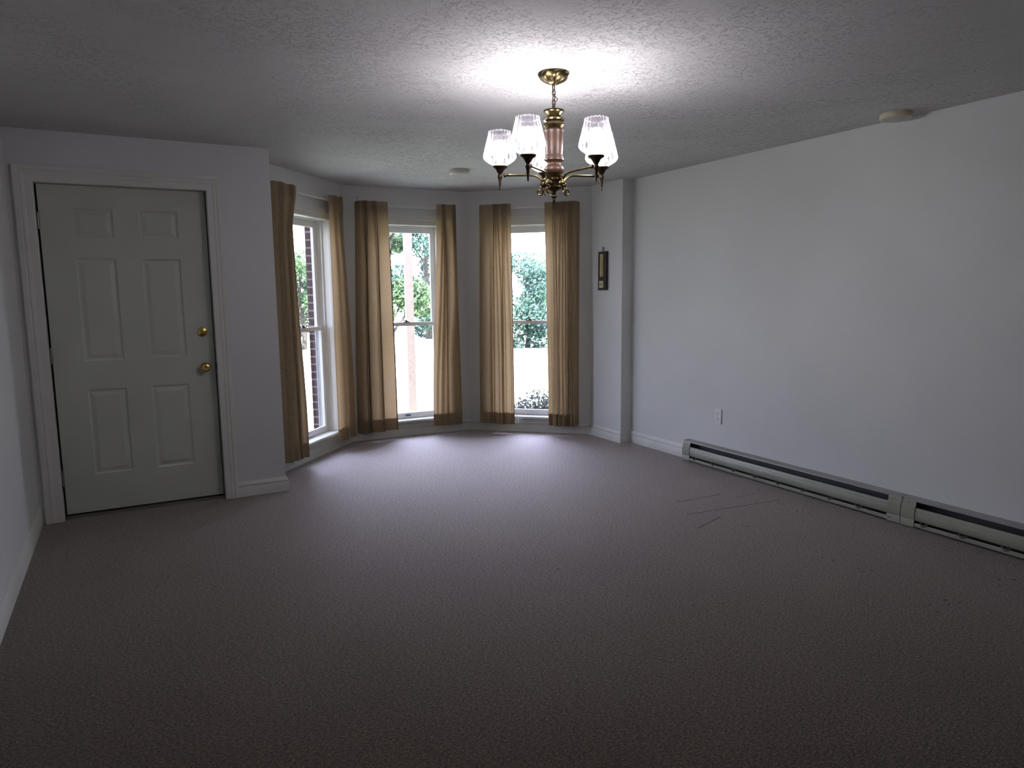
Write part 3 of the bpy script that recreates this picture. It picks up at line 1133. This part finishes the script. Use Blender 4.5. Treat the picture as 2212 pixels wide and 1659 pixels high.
b1 = [(0, 2.190), (.018, 2.189), (.042, 2.188), (.046, 2.186), (.046, 2.182), (.042, 2.175), (.034, 2.168), (.030, 2.163), (.030, 2.158)]
MB().lathe([(r, zz(z)) for r, z in b1], (0, 0, 0), 48).build('top_cup', 'antique_brass', CH, smooth=True)
rings = [[(.030, 2.158), (.032, 2.155), (.046, 2.151), (.048, 2.147), (.046, 2.142), (.031, 2.139), (.031, 2.134)],
         [(.031, 2.134), (.045, 2.131), (.048, 2.126), (.048, 2.120), (.041, 2.113), (.036, 2.108), (.036, 2.104)]]
for r_ in rings:
    MB().lathe([(0, zz(r_[0][1]))] + [(r, zz(z)) for r, z in r_] + [(0, zz(r_[-1][1]))], (0, 0, 0), 48).build('brass_ring', 'antique_brass', CH, smooth=True)
wood = [(0, 2.104), (.044, 2.102), (.0465, 2.098), (.045, 2.094), (.0435, 2.088), (.0425, 2.06), (.041, 2.02), (.0395, 1.992), (.0405, 1.989), (.0425, 1.986), (.0415, 1.983),
        (.0430, 1.980), (.0455, 1.975), (.0445, 1.969), (.036, 1.964), (.031, 1.959), (.031, 1.952), (.035, 1.947), (.0425, 1.940), (.0455, 1.930), (.0440, 1.920), (.037, 1.911), (.031, 1.906), (0, 1.905)]
MB().lathe([(r, zz(z)) for r, z in wood], (0, 0, 0), 56).build('turned_column', 'turned_wood', CH, smooth=True, angle=50)
hub = [(0, 1.906), (.036, 1.905), (.040, 1.901), (.038, 1.897), (.034, 1.894), (.037, 1.890), (.037, 1.884), (.032, 1.879), (.030, 1.876), (.030, 1.856), (.035, 1.852), (.034, 1.847), (.028, 1.841), (.019, 1.836), (.011, 1.832), (.009, 1.826), (0, 1.825)]
MB().lathe([(r, zz(z)) for r, z in hub], (0, 0, 0), 48).build('hub', 'antique_brass', CH, smooth=True)
fin = [(0, 1.826), (.008, 1.825), (.007, 1.820), (.013, 1.816), (.0145, 1.811), (.012, 1.806), (.006, 1.803), (.008, 1.799), (.006, 1.793), (.0045, 1.780), (.0025, 1.762), (.0035, 1.759), (0, 1.755)]
MB().lathe([(r, zz(z)) for r, z in fin], (0, 0, 0), 24).build('finial', 'dark_brass', CH, smooth=True)

view = atan2(-2.800, -1.743)          # direction from the lamp towards the viewpoint
R_ARM = .250
cup_p = [(0, .000), (.034, .000), (.0365, -.003), (.034, -.008), (.027, -.013), (.021, -.017), (.018, -.022), (.0125, -.030), (.0085, -.037), (.0085, -.040), (.011, -.043), (.011, -.055),
         (.009, -.058), (.008, -.062), (.0062, -.085), (.0038, -.100), (.0045, -.104), (.0035, -.108), (0, -.110)]
sh_p = [(.031, .001), (.034, .004), (.050, .012), (.066, .023), (.0755, .036), (.0745, .048), (.069, .070), (.0625, .095), (.0565, .120), (.0515, .140), (.0495, .150)]


def flute(th_, i):
    k = i / (len(sh_p) - 1)
    d = .0014 * cos(20 * th_) * min(1, k * 4)
    dz = .0016 * cos(20 * th_) if i == len(sh_p) - 1 else 0
    return d, dz


def bez(ps, n=10):
    out = []
    for i in range(len(ps) - 1):
        p0 = Vector(ps[max(i - 1, 0)]); p1 = Vector(ps[i]); p2 = Vector(ps[i + 1]); p3 = Vector(ps[min(i + 2, len(ps) - 1)])
        for k in range(n):
            t = k / n
            out.append(0.5 * ((2 * p1) + (-p0 + p2) * t + (2 * p0 - 5 * p1 + 4 * p2 - p3) * t * t + (-p0 + 3 * p1 - 3 * p2 + p3) * t ** 3))
    out.append(Vector(ps[-1]))
    return out


for q, dth in enumerate((-26, 46, 118, 190, 262)):
    # positive turn = to the viewer's right
    a = view + radians(dth)
    arm = MB()
    arm.tube(bez([(.036, 0, zz(1.868)), (.046, 0, zz(1.872)), (.058, 0, zz(1.888)), (.078, 0, zz(1.903)), (.105, 0, zz(1.909)), (.16, 0, zz(1.911)), (.228, 0, zz(1.914))]), .0052, 12)
    arm.lathe([(0, 0), (.008, 0), (.0095, -.004), (.008, -.010), (0, -.010)], (.222, 0, zz(1.9135)), 14, axis='X')
    ao = arm.build('arm', 'antique_brass', CH, smooth=True)
    ao.rotation_euler = (0, 0, a)
    sc_m = MB()
    # leaf knuckle and scroll below the arm root
    sc_m.lathe([(0, .014), (.008, .011), (.013, .004), (.014, -.003), (.010, -.011), (0, -.015)], (.050, 0, zz(1.866)), 16,
               flute=lambda t_, i: (.0018 * cos(6 * t_), 0))
    pts = []
    rad = []
    for k in range(34):
        t = k / 33
        th2 = radians(100) + t * radians(430)
        r_ = .017 * (1 - .68 * t)
        if t < .0:
            continue
        pts.append((.066 + r_ * cos(th2), 0, zz(1.834) + r_ * sin(th2) * 1.05))
        rad.append(.0048 * (1 - .35 * t))
    sc_m.tube([(.048, 0, zz(1.862)), (.055, 0, zz(1.857))] + pts, [.008, .006] + rad, 10)
    sc_m.tube(bez([(.030, 0, zz(1.880)), (.040, 0, zz(1.889)), (.052, 0, zz(1.884)), (.056, 0, zz(1.872))], 6), .005, 8)
    so = sc_m.build('scroll', 'antique_brass', ao, smooth=True)
    cx_, cy_ = R_ARM, 0
    zc = zz(1.957)
    cp = MB().lathe([(r, z + zc) for r, z in cup_p], (cx_, cy_, 0), 28).build('candle_cup', 'dark_brass', ao, smooth=True)
    s = MB().lathe([(r, z + zc) for r, z in sh_p], (cx_, cy_, 0), 160, flute=flute, cap=False)
    s.tube([(cx_ + (.0495 + .0014 * cos(20 * a_)) * cos(a_), cy_ + (.0495 + .0014 * cos(20 * a_)) * sin(a_), zc + .150 + .0016 * cos(20 * a_)) for a_ in [2 * pi * k / 120 for k in range(120)]], .0013, 6, closed=True)
    s = s.build('glass_shade', 'optic_glass', ao, smooth=True, angle=180)
    md = s.modifiers.new('thickness', 'SOLIDIFY')
    md.thickness = .0018
    # socket and lit bulb
    MB().lathe([(0, zc), (.013, zc), (.014, zc + .018), (.012, zc + .028), (0, zc + .028)], (cx_, cy_, 0), 20).build('socket', 'rod_enamel', ao, smooth=True)
    bulb = [(0, .024), (.012, .025), (.014, .031), (.024, .038), (.034, .048), (.040, .062), (.041, .073), (.038, .087), (.030, .100), (.019, .109), (.009, .113), (0, .114)]
    MB().lathe([(r, z + zc) for r, z in bulb], (cx_, cy_, 0), 28).build('light_bulb', 'lit_bulb', ao, smooth=True)

# ------------------------------------------------------------------ outdoors
GZ = -0.45
struct(MB().box(-60, 90, 5.2, 130, GZ - .2, GZ).build('ground', 'lawn'), 'sunlit lawn outside', 'ground')
struct(MB().prism([(-40, 11.8), (80, 12.6), (80, 18.2), (-40, 17.0)], GZ, GZ + .02).build('driveway', 'gravel'), 'pale sunlit driveway outside', 'ground')


def leaf_cloud(m, blobs, n, size, rnd):
    tot = sum(b[3] ** 2 for b in blobs)
    for bx, by, bz, r, sq in blobs:
        cnt = int(n * r * r / tot)
        for _ in range(cnt):
            while True:
                p = Vector((rnd.uniform(-1, 1), rnd.uniform(-1, 1), rnd.uniform(-1, 1)))
                if .25 < p.length < 1:
                    break
            c = Vector((bx, by, bz)) + Vector((p.x * r, p.y * r, p.z * r * sq))
            a = Vector((rnd.uniform(-1, 1), rnd.uniform(-1, 1), rnd.uniform(-1, 1))).normalized()
            b = a.orthogonal().normalized()
            sz = size * rnd.uniform(.6, 1.3)
            a2, b2 = a * sz, b * sz * .6
            m.quad(tuple(c - a2), tuple(c + b2), tuple(c + a2), tuple(c - b2))


def tree(x, y, h, spread, leafmat, label, seed, n=6000, size=.068, low=.25, nb=11):
    rnd = random.Random(seed)
    root = thing('tree', label, 'tree', (x, y, GZ), 0, 'trees across the driveway')
    m = MB()
    m.tube(bez([(0, 0, -.05), (.06, 0, h * .22), (-.05, .04, h * .5), (.03, 0, h * .85)], 6), [.16 * (1 - .8 * k / 18) * h / 5 for k in range(19)], 8)
    blobs = []
    for k in range(nb):
        a = rnd.uniform(0, 2 * pi)
        zf = low + (1 - low) * (k + .5) / nb
        rr = spread * (1 - .55 * abs(zf - .55)) * rnd.uniform(.35, .85)
        bx, by, bz = rr * cos(a), rr * sin(a), h * zf * .95
        r = spread * rnd.uniform(.32, .5)
        blobs.append((bx, by, bz, r, .75))
        z0 = h * max(.15, zf - .25)
        m.tube(bez([(0, 0, z0), (bx * .5, by * .5, (z0 + bz) / 2 + .05), (bx, by, bz)], 4), [.045 * (1 - .8 * q / 8) for q in range(9)], 6)
    m.build('trunk', 'bark', root, smooth=True)
    lm = MB()
    leaf_cloud(lm, blobs, n, size, rnd)
    me = bpy.data.meshes.new('foliage')
    me.from_pydata(lm.v, [], lm.f)
    me.materials.append(MATS[leafmat])
    fo = bpy.data.objects.new('foliage', me)
    COL.objects.link(fo)
    fo.parent = root
    return root


def dirpt(px, dist):
    """ground point under a given bearing (bearing read from where the thing shows through the glass)"""
    d = fw + r2 * ((px - 1106) / 1526.17)
    k = dist / sqrt(d.x ** 2 + d.y ** 2)
    return d.x * k, d.y * k


x, y = dirpt(660, 24); tree(x, y, 3.0, 1.5, 'leaf_green', 'leafy tree seen through the left bay window', 3)
x, y = dirpt(843, 18.5); tree(x, y, 4.2, 1.15, 'leaf_green', 'leafy tree behind the left pane edge of the centre window', 5, low=.3)
x, y = dirpt(930, 28); tree(x, y, 5.4, 1.45, 'leaf_blue_green', 'bluish green tree right of the porch post in the centre window', 8, low=.04, nb=14, n=7500)
x, y = dirpt(1140, 23); tree(x, y, 3.0, 1.45, 'leaf_blue_green', 'round leafy tree seen through the right bay window', 9, low=.02, n=5600, nb=11)
x, y = dirpt(1215, 30); tree(x, y, 4.2, 1.8, 'leaf_green', 'leafy tree mostly hidden by the curtain nearest the thermometer', 12)

x, y = dirpt(1163, 9.8)
sb = thing('low_shrub', 'low dark shrub below the right bay window', 'shrub', (x, y, GZ))
rnd = random.Random(4)
m = MB()
for k in range(26):
    a = rnd.uniform(0, 2 * pi)
    r_ = rnd.uniform(.1, .38)
    m.tube([(0, 0, 0), (r_ * .5 * cos(a), r_ * .5 * sin(a), .2), (r_ * cos(a), r_ * sin(a), rnd.uniform(.25, .42))], [.008, .005, .003], 5)
m.build('stems', 'bark', sb)
lm = MB()
leaf_cloud(lm, [(0, 0, .2, .34, .8), (.28, .05, .16, .24, .8), (-.26, 0, .15, .22, .8)], 1500, .028, rnd)
me = bpy.data.meshes.new('foliage')
me.from_pydata(lm.v, [], lm.f)
me.materials.append(MATS['leaf_shrub'])
fo = bpy.data.objects.new('foliage', me)
COL.objects.link(fo)
fo.parent = sb

x, y = dirpt(890.5, 10.4)
po = thing('porch_post', 'square wooden post standing outside the centre window', 'post', (x, y, GZ), radians(-20))
MB().bbox(-.056, .056, -.056, .056, 0, 2.72, .006).build('shaft', 'post_wood', po)
MB().box(-.072, -.057, -.050, .050, 0, 2.66).build('edge_board', 'post_white', po)
MB().bbox(-.075, .075, -.075, .075, 2.72, 2.80, .008).build('cap', 'post_white', po)
